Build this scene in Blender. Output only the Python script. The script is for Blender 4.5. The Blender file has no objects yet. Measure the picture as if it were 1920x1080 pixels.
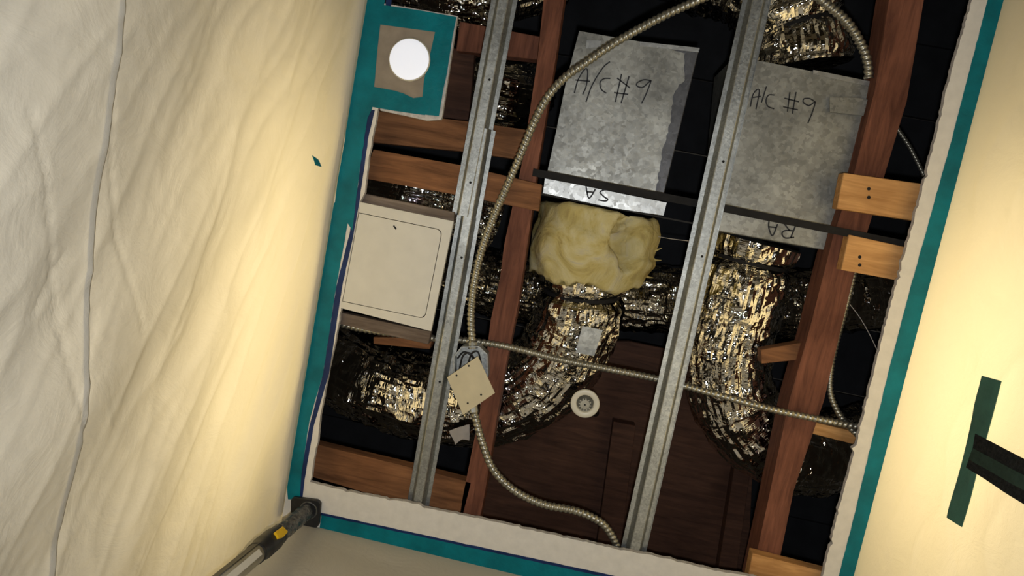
import bpy, bmesh, math, random
from mathutils import Vector, Matrix, noise, geometry
random.seed(7)
S = bpy.context.scene
COL = S.collection
# ------------------------------------------------------------------ camera
F = 1350.0                       # focal length in px of the 1920x1080 frame
C = 2.90                         # underside of the drywall ceiling
CAM = Vector((0.0, 0.0, 1.10))
RX, RY, RZ = math.radians(-5.86), math.radians(-5.18), math.radians(-10.94)
R = Matrix.Rotation(RZ, 3, 'Z') @ Matrix.Rotation(RY, 3, 'Y') @ Matrix.Rotation(RX, 3, 'X')
cam = bpy.data.cameras.new('camera'); cam.sensor_width = 36; cam.lens = 36 * F / 1920
cam.clip_start = 0.02
co = bpy.data.objects.new('camera', cam); COL.objects.link(co)
M = Matrix((R.col[0], -R.col[1], -R.col[2])).transposed().to_4x4(); M.translation = CAM
co.matrix_world = M
S.camera = co
# ------------------------------------------------------------------ world, lights, exposure
w = bpy.data.worlds.new('world'); S.world = w; w.use_nodes = True
w.node_tree.nodes['Background'].inputs[0].default_value = (1, .9, .75, 1)
w.node_tree.nodes['Background'].inputs[1].default_value = 0.02
S.view_settings.view_transform = 'Standard'; S.view_settings.look = 'None'
S.view_settings.gamma = 1; S.view_settings.use_curve_mapping = False
S.view_settings.exposure = 0.0
def lamp(name, kind, loc, energy, color, size=.2, aim=None, spot=None, blend=.6):
    l = bpy.data.lights.new(name, kind); l.energy = energy; l.color = color
    if kind == 'AREA': l.shape = 'DISK'; l.size = size
    else: l.shadow_soft_size = size
    if spot: l.spot_size = math.radians(spot); l.spot_blend = blend
    o = bpy.data.objects.new(name, l); COL.objects.link(o); o.location = loc
    if aim is not None:
        o.rotation_euler = (Vector(aim) - Vector(loc)).to_track_quat('-Z', 'Y').to_euler()
    return o
WARM = (1.0, .83, .48)
def bar(name, loc, energy, color, lx, ly, aim):
    o = lamp(name, 'AREA', loc, energy, color, .1, aim); o.data.shape = 'RECTANGLE'; o.data.size = lx; o.data.size_y = ly; return o
bar('room_light_bar', (-1.04, .33, 2.58), 5.8, WARM, .95, .10, (-.3, .33, 2.60))
bar('room_light_bar', (1.38, .20, 2.60), 8.8, WARM, .70, .08, (.3, .22, 2.60))
lamp('phone_light', 'SPOT', (.03, .05, 1.12), 43, (.92, .95, 1.0), .015, aim=(.06, -.1, 2.9), spot=145, blend=.6)
lamp('fill_spot', 'SPOT', (.75, .85, .55), 12, (1.0, .88, .66), .08, aim=(.0, -.2, 3.0), spot=110, blend=.9)  # added warm fill from low right, no lamp seen there
cy_ = S.cycles; cy_.max_bounces = 7; cy_.diffuse_bounces = 4; cy_.glossy_bounces = 3; cy_.transmission_bounces = 4
cy_.caustics_reflective = False; cy_.caustics_refractive = False

# ------------------------------------------------------------------ helpers
def ray(px, py):
    return R @ Vector((px - 960, py - 540, F))
def P(px, py, h=0.0):
    """the point at height h above the ceiling's underside seen at that pixel"""
    d = ray(px, py)
    return CAM + d * ((C + h - CAM.z) / d.z)
def PXP(px, py, X):
    d = ray(px, py); return CAM + d * ((X - CAM.x) / d.x)
def PYP(px, py, Y):
    d = ray(px, py); return CAM + d * ((Y - CAM.y) / d.y)
def nz(v, s=1.0): return noise.noise(Vector(v) * s)
def link(name, bm, mat, parent=None, smooth=False, label=None, cat=None, group=None, kind=None):
    me = bpy.data.meshes.new(name)
    bmesh.ops.recalc_face_normals(bm, faces=bm.faces)
    bm.to_mesh(me); bm.free()
    if smooth: me.polygons.foreach_set('use_smooth', [True] * len(me.polygons))
    o = bpy.data.objects.new(name, me); COL.objects.link(o)
    if mat: me.materials.append(mat)
    if parent: o.parent = parent; o.matrix_parent_inverse = parent.matrix_world.inverted()
    return tag(o, label, cat, group, kind)
def tag(o, label=None, cat=None, group=None, kind=None):
    if label: o['label'] = label
    if cat: o['category'] = cat
    if group: o['group'] = group
    if kind: o['kind'] = kind
    return o
def thing(name, loc, label, cat, group=None):
    o = bpy.data.objects.new(name, None); COL.objects.link(o); o.location = loc
    o.empty_display_size = .05
    bpy.context.view_layer.update()
    return tag(o, label, cat, group)
def prism(pts, up, bm=None, bevel=0):
    """polygon of 3D points extruded by the vector up"""
    bm = bm or bmesh.new()
    up = Vector(up) if not isinstance(up, (int, float)) else Vector((0, 0, up))
    a = [bm.verts.new(p) for p in pts]; b = [bm.verts.new(Vector(p) + up) for p in pts]
    n = len(pts); new = []
    new.append(bm.faces.new(a)); new.append(bm.faces.new(b[::-1]))
    for i in range(n): new.append(bm.faces.new((a[i], b[i], b[(i + 1) % n], a[(i + 1) % n])))
    if bevel:
        es = list({e for f in new for e in f.edges})
        bmesh.ops.bevel(bm, geom=es, offset=bevel, segments=1, affect='EDGES')
    return bm
def pprism(px, h, up, bm=None, bevel=0):
    return prism([P(x, y, h) for x, y in px], up, bm, bevel)
def ragged(px, step=7, amp=2.0, keep_closed=False, seed=0, chip=.0):
    out = []
    for i in range(len(px) - (0 if keep_closed else 1)):
        a, b = Vector(px[i]), Vector(px[(i + 1) % len(px)])
        n = max(1, int((b - a).length / step)); t = (b - a).normalized(); nn = Vector((-t.y, t.x))
        for k in range(n):
            p = a.lerp(b, k / n)
            j = amp * (noise.noise(Vector((p.x * .09, p.y * .09, seed))) + .7 * noise.noise(Vector((p.x * .31, p.y * .31, seed + 5))))
            if chip and random.random() < chip: j += random.uniform(-2, 2) * amp
            out.append(tuple(p + nn * j))
    if not keep_closed: out.append(tuple(px[-1]))
    return out
def catmull(pts, n):
    pts = [Vector(p) for p in pts]
    ext = [pts[0] * 2 - pts[1]] + pts + [pts[-1] * 2 - pts[-2]]
    out = []
    for i in range(1, len(ext) - 2):
        a, b, c, d = ext[i - 1:i + 3]
        for k in range(n):
            t = k / n
            out.append(.5 * ((2 * b) + (c - a) * t + (2 * a - 5 * b + 4 * c - d) * t * t + (3 * b - a - 3 * c + d) * t ** 3))
    out.append(pts[-1]); return out
def resample(poly, step):
    L = [0]
    for a, b in zip(poly, poly[1:]): L.append(L[-1] + (b - a).length)
    n = max(2, int(L[-1] / step)); out = []; j = 0
    for k in range(n + 1):
        s = L[-1] * k / n
        while j < len(L) - 2 and L[j + 1] < s: j += 1
        t = (s - L[j]) / max(1e-9, L[j + 1] - L[j]); out.append(poly[j].lerp(poly[j + 1], t))
    return out, L[-1]
def tube(path, rad, sides=10, cap=True, uv=True, bm=None):
    """rad(i, n, s, ang) or a number; path already resampled"""
    bm = bm or bmesh.new(); ul = bm.loops.layers.uv.new('UVMap') if uv and not bm.loops.layers.uv else None
    n = len(path); rings = []; s = 0
    t0 = (path[1] - path[0]).normalized()
    ref = Vector((0, 0, 1)) if abs(t0.z) < .9 else Vector((1, 0, 0))
    u = t0.cross(ref).normalized(); ss = []
    for i, p in enumerate(path):
        t = (path[min(i + 1, n - 1)] - path[max(i - 1, 0)]).normalized()
        u = (u - t * u.dot(t)).normalized(); v = t.cross(u)
        if i: s += (path[i] - path[i - 1]).length
        ss.append(s); ring = []
        for k in range(sides):
            a = 2 * math.pi * k / sides
            r = rad(i, n, s, a) if callable(rad) else rad
            ring.append(bm.verts.new(p + (u * math.cos(a) + v * math.sin(a)) * r))
        rings.append(ring)
    for i in range(n - 1):
        for k in range(sides):
            k2 = (k + 1) % sides
            f = bm.faces.new((rings[i][k], rings[i][k2], rings[i + 1][k2], rings[i + 1][k]))
            if ul:
                for l, (ii, kk) in zip(f.loops, ((i, k), (i, k + 1), (i + 1, k + 1), (i + 1, k))):
                    l[ul].uv = (ss[ii], kk / sides)
    if cap:
        bm.faces.new(rings[0][::-1]); bm.faces.new(rings[-1])
    return bm
def cyl(c, r, z0, z1, seg=32, bm=None, r1=None):
    bm = bm or bmesh.new(); r1 = r if r1 is None else r1
    a = [bm.verts.new((c[0] + r * math.cos(2 * math.pi * k / seg), c[1] + r * math.sin(2 * math.pi * k / seg), z0)) for k in range(seg)]
    b = [bm.verts.new((c[0] + r1 * math.cos(2 * math.pi * k / seg), c[1] + r1 * math.sin(2 * math.pi * k / seg), z1)) for k in range(seg)]
    bm.faces.new(a); bm.faces.new(b[::-1])
    for k in range(seg): bm.faces.new((a[k], b[k], b[(k + 1) % seg], a[(k + 1) % seg]))
    return bm
def lathe(c, prof, seg=36, bm=None):
    """prof: (radius, z) points, open profile revolved about the vertical through c"""
    bm = bm or bmesh.new(); rings = []
    for r, z in prof:
        rings.append([bm.verts.new((c[0] + r * math.cos(2 * math.pi * k / seg), c[1] + r * math.sin(2 * math.pi * k / seg), z)) for k in range(seg)])
    for a, b in zip(rings, rings[1:]):
        for k in range(seg): bm.faces.new((a[k], a[(k + 1) % seg], b[(k + 1) % seg], b[k]))
    return bm

# ------------------------------------------------------------------ materials
def mat(name):
    m = bpy.data.materials.new(name); m.use_nodes = True
    nt = m.node_tree; return m, nt, nt.nodes['Principled BSDF']
def N(nt, t, **kw):
    n = nt.nodes.new(t)
    for k, v in kw.items(): setattr(n, k, v)
    return n
def ramp(nt, fac, stops):
    r = N(nt, 'ShaderNodeValToRGB'); e = r.color_ramp.elements
    while len(e) < len(stops): e.new(.5)
    for el, (p, c) in zip(e, stops): el.position = p; el.color = (*c, 1)
    nt.links.new(fac, r.inputs[0]); return r.outputs[0]
def noisetex(nt, vec, scale, detail=4, rough=.55, dist=0.0, sx=None):
    if sx is not None:
        mp = N(nt, 'ShaderNodeMapping'); mp.inputs['Scale'].default_value = sx
        nt.links.new(vec, mp.inputs[0]); vec = mp.outputs[0]
    n = N(nt, 'ShaderNodeTexNoise'); n.inputs['Scale'].default_value = scale
    n.inputs['Detail'].default_value = detail; n.inputs['Roughness'].default_value = rough
    n.inputs['Distortion'].default_value = dist
    nt.links.new(vec, n.inputs['Vector']); return n.outputs['Fac']
def bump(nt, b, h, strength, dist=.01, prev=None):
    n = N(nt, 'ShaderNodeBump'); n.inputs['Strength'].default_value = strength; n.inputs['Distance'].default_value = dist
    nt.links.new(h, n.inputs['Height'])
    if prev: nt.links.new(prev, n.inputs['Normal'])
    if b: nt.links.new(n.outputs[0], b.inputs['Normal'])
    return n.outputs[0]
def plain(name, col, rough=.6, metal=0, var=.12, scale=30, bumpy=.1, spec=.5):
    m, nt, b = mat(name); tc = N(nt, 'ShaderNodeTexCoord')
    f = noisetex(nt, tc.outputs['Object'], scale, 5)
    lo = tuple(c * (1 - var) for c in col); hi = tuple(min(1, c * (1 + var)) for c in col)
    nt.links.new(ramp(nt, f, [(.3, lo), (.7, hi)]), b.inputs['Base Color'])
    b.inputs['Roughness'].default_value = rough; b.inputs['Metallic'].default_value = metal
    b.inputs['Specular IOR Level'].default_value = spec
    if bumpy: bump(nt, b, f, bumpy, .004)
    return m
def wood(name, dark, light, ax, rough=.75):
    m, nt, b = mat(name); tc = N(nt, 'ShaderNodeTexCoord')
    sx = (6, 60, 60) if ax == 'x' else (60, 6, 60)
    g = noisetex(nt, tc.outputs['Object'], 1.0, 6, .65, .6, sx)
    big = noisetex(nt, tc.outputs['Object'], 5, 3)
    c = ramp(nt, g, [(.28, dark), (.52, tuple((a + b_) / 2 for a, b_ in zip(dark, light))), (.75, light)])
    st = ramp(nt, big, [(.35, (.62, .58, .55)), (.6, (1, 1, 1))])
    mx = N(nt, 'ShaderNodeMix', data_type='RGBA', blend_type='MULTIPLY'); mx.inputs[0].default_value = .8
    nt.links.new(c, mx.inputs[6]); nt.links.new(st, mx.inputs[7]); nt.links.new(mx.outputs[2], b.inputs['Base Color'])
    b.inputs['Roughness'].default_value = rough; b.inputs['Specular IOR Level'].default_value = .25
    bump(nt, b, g, .35, .002)
    return m
def galv(name, col, rough=.38, scale=70, metal=.85, grime=.5):
    m, nt, b = mat(name); tc = N(nt, 'ShaderNodeTexCoord')
    v = N(nt, 'ShaderNodeTexVoronoi'); v.inputs['Scale'].default_value = scale; v.inputs['Randomness'].default_value = 1
    d = N(nt, 'ShaderNodeTexNoise'); d.inputs['Scale'].default_value = 80; d.inputs['Detail'].default_value = 5
    nt.links.new(tc.outputs['Object'], d.inputs['Vector'])
    ad = N(nt, 'ShaderNodeVectorMath', operation='MULTIPLY_ADD'); ad.inputs[1].default_value = (.022,) * 3
    nt.links.new(d.outputs['Color'], ad.inputs[0]); nt.links.new(tc.outputs['Object'], ad.inputs[2])
    nt.links.new(ad.outputs[0], v.inputs['Vector'])
    sep = N(nt, 'ShaderNodeSeparateColor'); nt.links.new(v.outputs['Color'], sep.inputs[0])
    c = ramp(nt, sep.outputs[0], [(0, tuple(x * .80 for x in col)), (1, tuple(min(1, x * 1.2) for x in col))])
    g = noisetex(nt, tc.outputs['Object'], 7, 5, .6)
    st = ramp(nt, g, [(.3, (1 - grime,) * 3), (.62, (1, 1, 1))])
    mx = N(nt, 'ShaderNodeMix', data_type='RGBA', blend_type='MULTIPLY'); mx.inputs[0].default_value = 1
    nt.links.new(c, mx.inputs[6]); nt.links.new(st, mx.inputs[7]); nt.links.new(mx.outputs[2], b.inputs['Base Color'])
    rr = N(nt, 'ShaderNodeMapRange'); rr.inputs[3].default_value = rough - .04; rr.inputs[4].default_value = rough + .08
    nt.links.new(sep.outputs[1], rr.inputs[0]); nt.links.new(rr.outputs[0], b.inputs['Roughness'])
    b.inputs['Metallic'].default_value = metal
    bump(nt, b, g, .12, .01)
    return m
def foil(name, col=(.84, .82, .77), rough=.055):
    m, nt, b = mat(name); uv = N(nt, 'ShaderNodeUVMap'); tc = N(nt, 'ShaderNodeTexCoord')
    mp = N(nt, 'ShaderNodeMapping'); mp.inputs['Scale'].default_value = (1, .75, 1)
    nt.links.new(uv.outputs[0], mp.inputs[0]); v = mp.outputs[0]
    d = N(nt, 'ShaderNodeTexNoise'); d.inputs['Scale'].default_value = 14; d.inputs['Detail'].default_value = 3
    nt.links.new(tc.outputs['Object'], d.inputs['Vector'])
    ad = N(nt, 'ShaderNodeVectorMath', operation='MULTIPLY_ADD'); ad.inputs[1].default_value = (.07,) * 3
    nt.links.new(d.outputs['Color'], ad.inputs[0]); nt.links.new(tc.outputs['Object'], ad.inputs[2])
    def crumple(scale):
        vor = N(nt, 'ShaderNodeTexVoronoi', feature='F1'); vor.inputs['Scale'].default_value = scale
        nt.links.new(ad.outputs[0], vor.inputs['Vector']); return vor.outputs['Distance']
    streak = noisetex(nt, v, 1, 2, .45, 1.4, (10, 34, 1))
    streak2 = noisetex(nt, v, 1, 2, .45, 1.4, (60, 8, 1))
    n1 = bump(nt, None, crumple(10), .28, .03)
    n2 = bump(nt, None, crumple(30), .26, .014, n1)
    n3 = bump(nt, None, streak, .30, .010, n2)
    bump(nt, b, streak2, .36, .008, n3)
    b.inputs['Base Color'].default_value = (*col, 1); b.inputs['Metallic'].default_value = 1
    b.inputs['Roughness'].default_value = rough
    return m
def sheetmat(name, col, trans):
    m, nt, b = mat(name); tc = N(nt, 'ShaderNodeTexCoord'); out = nt.nodes['Material Output']
    f1 = noisetex(nt, tc.outputs['Object'], 9, 6, .6, .8)
    f2 = noisetex(nt, tc.outputs['Object'], 45, 4, .6, .5)
    n1 = bump(nt, None, f1, .22, .02); n2 = bump(nt, None, f2, .25, .003, n1)
    d = N(nt, 'ShaderNodeBsdfPrincipled'); d.inputs['Base Color'].default_value = (*col, 1)
    d.inputs['Roughness'].default_value = .5; d.inputs['Specular IOR Level'].default_value = .25
    nt.links.new(n2, d.inputs['Normal'])
    t = N(nt, 'ShaderNodeBsdfTranslucent'); t.inputs[0].default_value = (col[0], col[1] * .95, col[2] * .86, 1)
    nt.links.new(n2, t.inputs['Normal'])
    mx = N(nt, 'ShaderNodeMixShader'); mx.inputs[0].default_value = trans
    nt.links.new(d.outputs[0], mx.inputs[1]); nt.links.new(t.outputs[0], mx.inputs[2])
    nt.links.new(mx.outputs[0], out.inputs[0]); return m
def tapemat(name, col, rough=.3):
    m, nt, b = mat(name); tc = N(nt, 'ShaderNodeTexCoord')
    f = noisetex(nt, tc.outputs['Object'], 14, 4); g = noisetex(nt, tc.outputs['Object'], 60, 4, .6, 1)
    nt.links.new(ramp(nt, f, [(.3, tuple(c * .72 for c in col)), (.7, tuple(c * 1.2 for c in col))]), b.inputs['Base Color'])
    b.inputs['Roughness'].default_value = rough; b.inputs['Specular IOR Level'].default_value = .2
    bump(nt, b, g, .3, .004); return m

M_paint = plain('ceiling_paint', (.72, .68, .60), .7, 0, .06, 40, .12, .3)
M_core = plain('gypsum_core', (.55, .52, .48), .9, 0, .2, 90, .5, .1)
M_kraft = plain('drywall_paper', (.30, .25, .19), .85, 0, .12, 30, .1, .2)
M_sheet = sheetmat('poly_sheet', (.82, .78, .67), .5)
M_teal = tapemat('teal_tape', (.0006, .165, .20), .4)
M_navy = tapemat('navy_tape', (.012, .03, .11))
M_green = tapemat('green_tape', (.065, .16, .11), .55)
M_black = plain('black_plastic', (.012, .012, .013), .45, 0, .3, 60, .1)
M_wood_y = wood('joist_wood', (.10, .036, .020), (.31, .12, .066), 'y')
M_wood_x = wood('board_wood', (.12, .050, .019), (.36, .16, .065), 'x')
M_wood_o = wood('block_wood', (.50, .235, .07), (.90, .50, .19), 'x')
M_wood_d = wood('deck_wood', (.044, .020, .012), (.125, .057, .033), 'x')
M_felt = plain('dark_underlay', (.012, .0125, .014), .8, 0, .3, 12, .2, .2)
M_wood_g = wood('weathered_wood', (.10, .07, .05), (.30, .24, .19), 'x')
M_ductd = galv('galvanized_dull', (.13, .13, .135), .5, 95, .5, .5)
M_chan = galv('galvanized_channel', (.46, .47, .44), .40, 220, .9, .3)
M_duct = galv('galvanized_duct', (.375, .37, .325), .46, 95, .65, .5)
M_duct2 = galv('galvanized_flange', (.50, .50, .47), .42, 80, .8, .4)
M_dark = plain('dark_steel', (.016, .015, .014), .7, 0, .3, 30, .1, .15)
M_flex = plain('flex_conduit', (.36, .34, .27), .36, .85, .2, 60, .05)
M_foil = foil('duct_foil')
M_ink = plain('marker_ink', (.008, .008, .010), .6, 0, .1, 40, 0)
M_panel = plain('panel_white', (.66, .63, .54), .5, 0, .04, 20, .03)
M_cover = plain('cover_cream', (.58, .50, .32), .45, 0, .05, 30, .03)
m, nt, b = mat('fiberglass_wool'); M_wool = m; tc = N(nt, 'ShaderNodeTexCoord')
f = noisetex(nt, tc.outputs['Object'], 7, 6, .6, 2.2); g = noisetex(nt, tc.outputs['Object'], 38, 5, .65, 1.5)
nt.links.new(ramp(nt, f, [(.28, (.27, .20, .075)), (.45, (.52, .42, .16)), (.6, (.60, .52, .27)), (.75, (.46, .41, .33))]), b.inputs['Base Color'])
b.inputs['Roughness'].default_value = .95; b.inputs['Specular IOR Level'].default_value = .05
n1 = bump(nt, None, f, .5, .02); bump(nt, b, g, .5, .006, n1)
M_white = plain('sprinkler_white', (.62, .58, .46), .4, 0, .05, 30, .03)
M_brass = plain('sprinkler_metal', (.36, .34, .27), .4, .7, .2, 80, .1)
M_pipe = plain('dark_pipe', (.02, .018, .016), .6, .4, .2, 40, .1)
M_alu = plain('pole_aluminium', (.55, .53, .47), .4, .3, .08, 60, .03)
M_yellow = plain('yellow_plastic', (.75, .47, .01), .4, 0, .06, 40, .03)
M_wrap = plain('clear_wrap', (.07, .07, .065), .18, .1, .6, 50, 1.0)
M_wire = plain('black_wire', (.01, .01, .012), .4, 0, .2, 40, 0)
M_floor = plain('floor_cover', (.07, .06, .05), .8, 0, .15, 8, .1)
M_wall = plain('room_wall', (.55, .50, .42), .8, 0, .05, 8, .05)
M_strap = plain('webbing', (.018, .018, .016), .9, 0, .5, 160, .8, .1)
M_strapg = plain('webbing_stripe', (.03, .05, .035), .8, 0, .2, 80, .2, .1)
M_paper = plain('scrap_paper', (.45, .40, .34), .85, 0, .1, 40, .2)
m, nt, b = mat('glowing_white'); M_glow = m
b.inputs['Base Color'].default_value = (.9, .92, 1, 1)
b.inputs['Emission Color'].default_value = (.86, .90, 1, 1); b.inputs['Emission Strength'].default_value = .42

# ------------------------------------------------------------------ the setting
cut_left = [(718, -40), (712, 195), (697, 262), (684, 360), (676, 376), (658, 470), (640, 572), (636, 600), (628, 640), (600, 780), (595, 830), (590, 850), (583, 895), (581, 905)]
cut_bot = [(581, 905), (600, 909), (670, 925), (752, 940), (785, 945), (795, 952), (875, 967), (1000, 995), (1170, 1032), (1230, 1043), (1333, 1068), (1400, 1080), (1536, 1108)]
cut_right = [(1536, 1108), (1569, 970), (1605, 835), (1640, 690), (1678, 540), (1712, 420), (1752, 265), (1785, 130), (1822, 0), (1880, -210)]
hole_px = ragged(cut_left, 9, 1.6, seed=1) [:-1] + ragged(cut_bot, 7, 2.2, seed=2, chip=.05)[:-1] + ragged(cut_right, 7, 2.6, seed=3, chip=.06) + [(766, -360)]
hole = [P(x, y) for x, y in hole_px]
X0, X1, Y0, Y1 = -2.6, 2.9, -2.4, 2.4
def slab_with_hole(outer, inner, th, name, mats):
    bm = bmesh.new()
    tri = geometry.tessellate_polygon([[Vector((p[0], p[1], 0)) for p in outer], [Vector((p[0], p[1], 0)) for p in inner]])
    allp = list(outer) + list(inner)
    lo = [bm.verts.new((p[0], p[1], C)) for p in allp]; hi = [bm.verts.new((p[0], p[1], C + th)) for p in allp]
    for t in tri:
        for vs in (lo, hi):
            try: bm.faces.new([vs[i] for i in t])
            except ValueError: pass
    for base, n in ((0, len(outer)), (len(outer), len(inner))):
        for i in range(n):
            a, b_ = base + i, base + (i + 1) % n
            f = bm.faces.new((lo[a], lo[b_], hi[b_], hi[a])); f.material_index = 1 if base else 0
    o = link(name, bm, mats[0], kind='structure'); o.data.materials.append(mats[1]); return o
ceiling = slab_with_hole([(X0, Y0), (X1, Y0), (X1, Y1), (X0, Y1)], [(p.x, p.y) for p in hole], .014, 'ceiling', (M_paint, M_core))
ceiling['label'] = 'off-white drywall ceiling with a large ragged rectangular opening'
def boxm(x0, x1, y0, y1, z0, z1, bm=None):
    return prism([(x0, y0, z0), (x1, y0, z0), (x1, y1, z0), (x0, y1, z0)], z1 - z0, bm)
link('floor', boxm(X0, X1, Y0, Y1, -.05, 0), M_floor, kind='structure')
for nm, a in (('wall_left', (X0 - .08, X0, Y0, Y1)), ('wall_right', (X1, X1 + .08, Y0, Y1)), ('wall_back', (X0, X1, Y0 - .08, Y0)), ('wall_front', (X0, X1, Y1, Y1 + .08))):
    link(nm, boxm(*a, 0, 3.9), M_wall, kind='structure')
# dark deck above the cavity, laid in planks
deck = bpy.data.objects.new('roof_deck', None); COL.objects.link(deck); deck['kind'] = 'structure'
deck.location = (0, 0, C + .78); bpy.context.view_layer.update()
yy = -1.5; k = 0
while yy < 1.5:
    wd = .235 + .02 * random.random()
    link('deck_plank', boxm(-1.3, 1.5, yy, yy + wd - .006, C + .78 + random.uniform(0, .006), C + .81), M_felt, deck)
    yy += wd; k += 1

# ------------------------------------------------------------------ plastic sheets
tape_lo = [(684, 0), (672, 60), (656, 150), (647, 260), (626, 385), (600, 530), (573, 680), (548, 790), (536, 890), (534, 940)]
pl = [P(x, y) for x, y in tape_lo]
def linfit(ps, i, j):
    n = len(ps); mx_ = sum(p[i] for p in ps) / n; my = sum(p[j] for p in ps) / n
    k_ = sum((p[i] - mx_) * (p[j] - my) for p in ps) / sum((p[i] - mx_) ** 2 for p in ps)
    return k_, my - k_ * mx_
KL, BL = linfit(pl, 1, 0)
tape_ro = [(1885, 0), (1818, 270), (1742, 540), (1697, 710), (1632, 970), (1606, 1080)]
pr = [P(x, y) for x, y in tape_ro]; KR, BR = linfit(pr, 1, 0)
tape_bo = [(600, 991), (860, 1054), (1000, 1086)]
pb = [P(x, y) for x, y in tape_bo]; KB, BB = linfit(pb, 0, 1)
BL += .006; BR -= .004; BB -= .003
print('left', KL, BL, 'right', KR, BR, 'bottom', KB, BB)
def segdist(p, a, b):
    ab = b - a; t = max(0, min(1, (p - a).dot(ab) / ab.length_squared)); q = a + ab * t
    cr = ab.x * (p - a).y - ab.y * (p - a).x
    return (p - q).length, (1 if cr > 0 else -1), t
def sheet_px(px, py, kind):
    """(s, t) on a sheet: s along the ceiling line, t metres below the ceiling"""
    d = ray(px, py)
    if kind == 'B':
        k_ = (KB * CAM.x + BB - CAM.y) / (d.y - KB * d.x); q = CAM + d * k_; return Vector((q.x, C - q.z))
    K_, B_ = (KL, BL) if kind == 'L' else (KR, BR)
    k_ = (K_ * CAM.y + B_ - CAM.x) / (d.x - K_ * d.y); q = CAM + d * k_; return Vector((q.y, C - q.z))
fold = [sheet_px(x, y, 'L') for x, y in ((262, -120), (248, 0), (236, 140), (210, 345), (196, 520), (170, 740), (152, 900), (128, 1080), (110, 1250))]
fine = [[sheet_px(x, y, 'L') for x, y in pts] for pts in (
    ((80, 210), (104, 340), (122, 480), (140, 620), (150, 740), (163, 830)),
    ((236, 150), (238, 300), (245, 420), (262, 520), (283, 620)),
    ((205, 590), (180, 680), (172, 760)), ((152, 480), (120, 540), (95, 600)))]
fineR = [[sheet_px(x, y, 'R') for x, y in pts] for pts in (((1718, 735), (1745, 800), (1770, 880), (1786, 980), (1800, 1080)),)]
def lines(p, ln, depth, wd):
    v = 0
    for a, b_ in zip(ln, ln[1:]):
        if abs(p.y - (a.y + b_.y) / 2) > .3 + abs(a.y - b_.y): continue
        d, sg, t = segdist(p, a, b_)
        v = max(v, math.exp(-(d / wd) ** 2))
    return -depth * v
def foldt(s):
    if s <= fold[0].x: return fold[0].y
    for a, b_ in zip(fold, fold[1:]):
        if a.x <= s <= b_.x: return a.y + (b_.y - a.y) * (s - a.x) / (b_.x - a.x)
    return fold[-1].y
def dispL(s, t):
    p = Vector((s, t)); q = Vector((s * 1.0, t * 1.0, 0))
    u, v = s * .8 + t * .6, t * .8 - s * .6              # soft diagonal undulations
    d = .016 * noise.noise(Vector((u * 1.6, v * 6.0, 3.1))) + .007 * noise.noise(Vector((s * 6, t * 7, 9)))
    rg = 1 - abs(noise.noise(Vector((u * 4 + 3, v * 13, 4)))); d += .0028 * rg ** 4
    rg = 1 - abs(noise.noise(Vector((s * 24 + t * 5, t * 13 + 7, 8)))); d += .0012 * rg ** 5
    rg = 1 - abs(noise.noise(Vector((s * 5 - t * 9 + 31, t * 3 + 7, 18)))); d += .0030 * rg ** 9
    k_ = t - foldt(s)
    # an overlapping fold: the lower layer stands proud and ends in a rolled hem
    if k_ > 0: d += .007 * math.exp(-k_ / .14) + .0013 * math.exp(-((k_ - .008) / .007) ** 2)
    else: d -= .003 * math.exp(k_ / .03)
    for f in fine: d += lines(p, f, .0035, .003)
    return d
FS = 1
def dispR(s, t):
    p = Vector((s, t))
    d = .012 * noise.noise(Vector((s * 2.5, t * 3, 13.1))) + .006 * noise.noise(Vector((s * 3 + t * 4, t * 7 - s * 3, 19)))
    rg = 1 - abs(noise.noise(Vector((s * 6 + 3, t * 8, 24)))); d += .003 * rg ** 4
    for f in fineR: d += lines(p, f, .003, .003)
    return d
def dispB(s, t):
    return .012 * noise.noise(Vector((s * 2, t * 2.4, 33))) + .004 * noise.noise(Vector((s * 8, t * 9, 37)))
def prof(t, run):
    """outward run of the sheet just under the ceiling before it hangs straight"""
    if t < .018: return 0
    return run * (1 - math.exp(-(t - .018) / .018)) 
def spos(kind, s, t, off=0.0):
    fade = min(1, t / .10)
    if kind == 'L':
        return Vector((KL * s + BL - prof(t, .022 * max(0, min(1, (s + .58) / .1)) ) + dispL(s, t) * fade + off, s, C - t))
    if kind == 'R':
        return Vector((KR * s + BR - dispR(s, t) * fade - off, s, C - t))
    return Vector((s, KB * s + BB - dispB(s, t) * fade - off, C - t))
def sheet(kind, s0, s1, ts, ns, label):
    bm = bmesh.new(); g = []
    nt_ = len(ts)
    cols = []
    for i in range(ns + 1):
        sv = s0 + (s1 - s0) * i / ns
        if kind == 'L':        # rows follow the fold
            tf = foldt(sv); a_ = ts[8]; col_ = list(ts[:9]) + [a_ + (tf - a_) * (q + 1) / 130 for q in range(130)]
            col_ += [tf + e for e in (.0012, .004, .008, .012, .016, .021, .027, .034)] + [tf + .034 + (1.3 - tf - .034) * (q + 1) / 60 for q in range(60)]
            col_ += [1.3 + 1.58 * (q + 1) / 24 for q in range(24)]
        else: col_ = ts
        cols.append([bm.verts.new(spos(kind, sv, t)) for t in col_])
    g = [[c_[r_] for c_ in cols] for r_ in range(len(cols[0]))]
    for a, b_ in zip(g, g[1:]):
        for i in range(ns): bm.faces.new((a[i], a[i + 1], b_[i + 1], b_[i]))
    return link('plastic_sheet', bm, M_sheet, None, True, label, 'sheeting', 'plastic sheets around the opening')
def ts_list(dense_to, n, end, m_):
    return [.0] + [.006, .012, .018, .024, .030, .038, .046, .056] + [.056 + (dense_to - .056) * (k + 1) / n for k in range(n)] + [dense_to + (end - dense_to) * (k + 1) / m_ for k in range(m_)]
yb = KB * (BL + KL * .45) + BB
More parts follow.
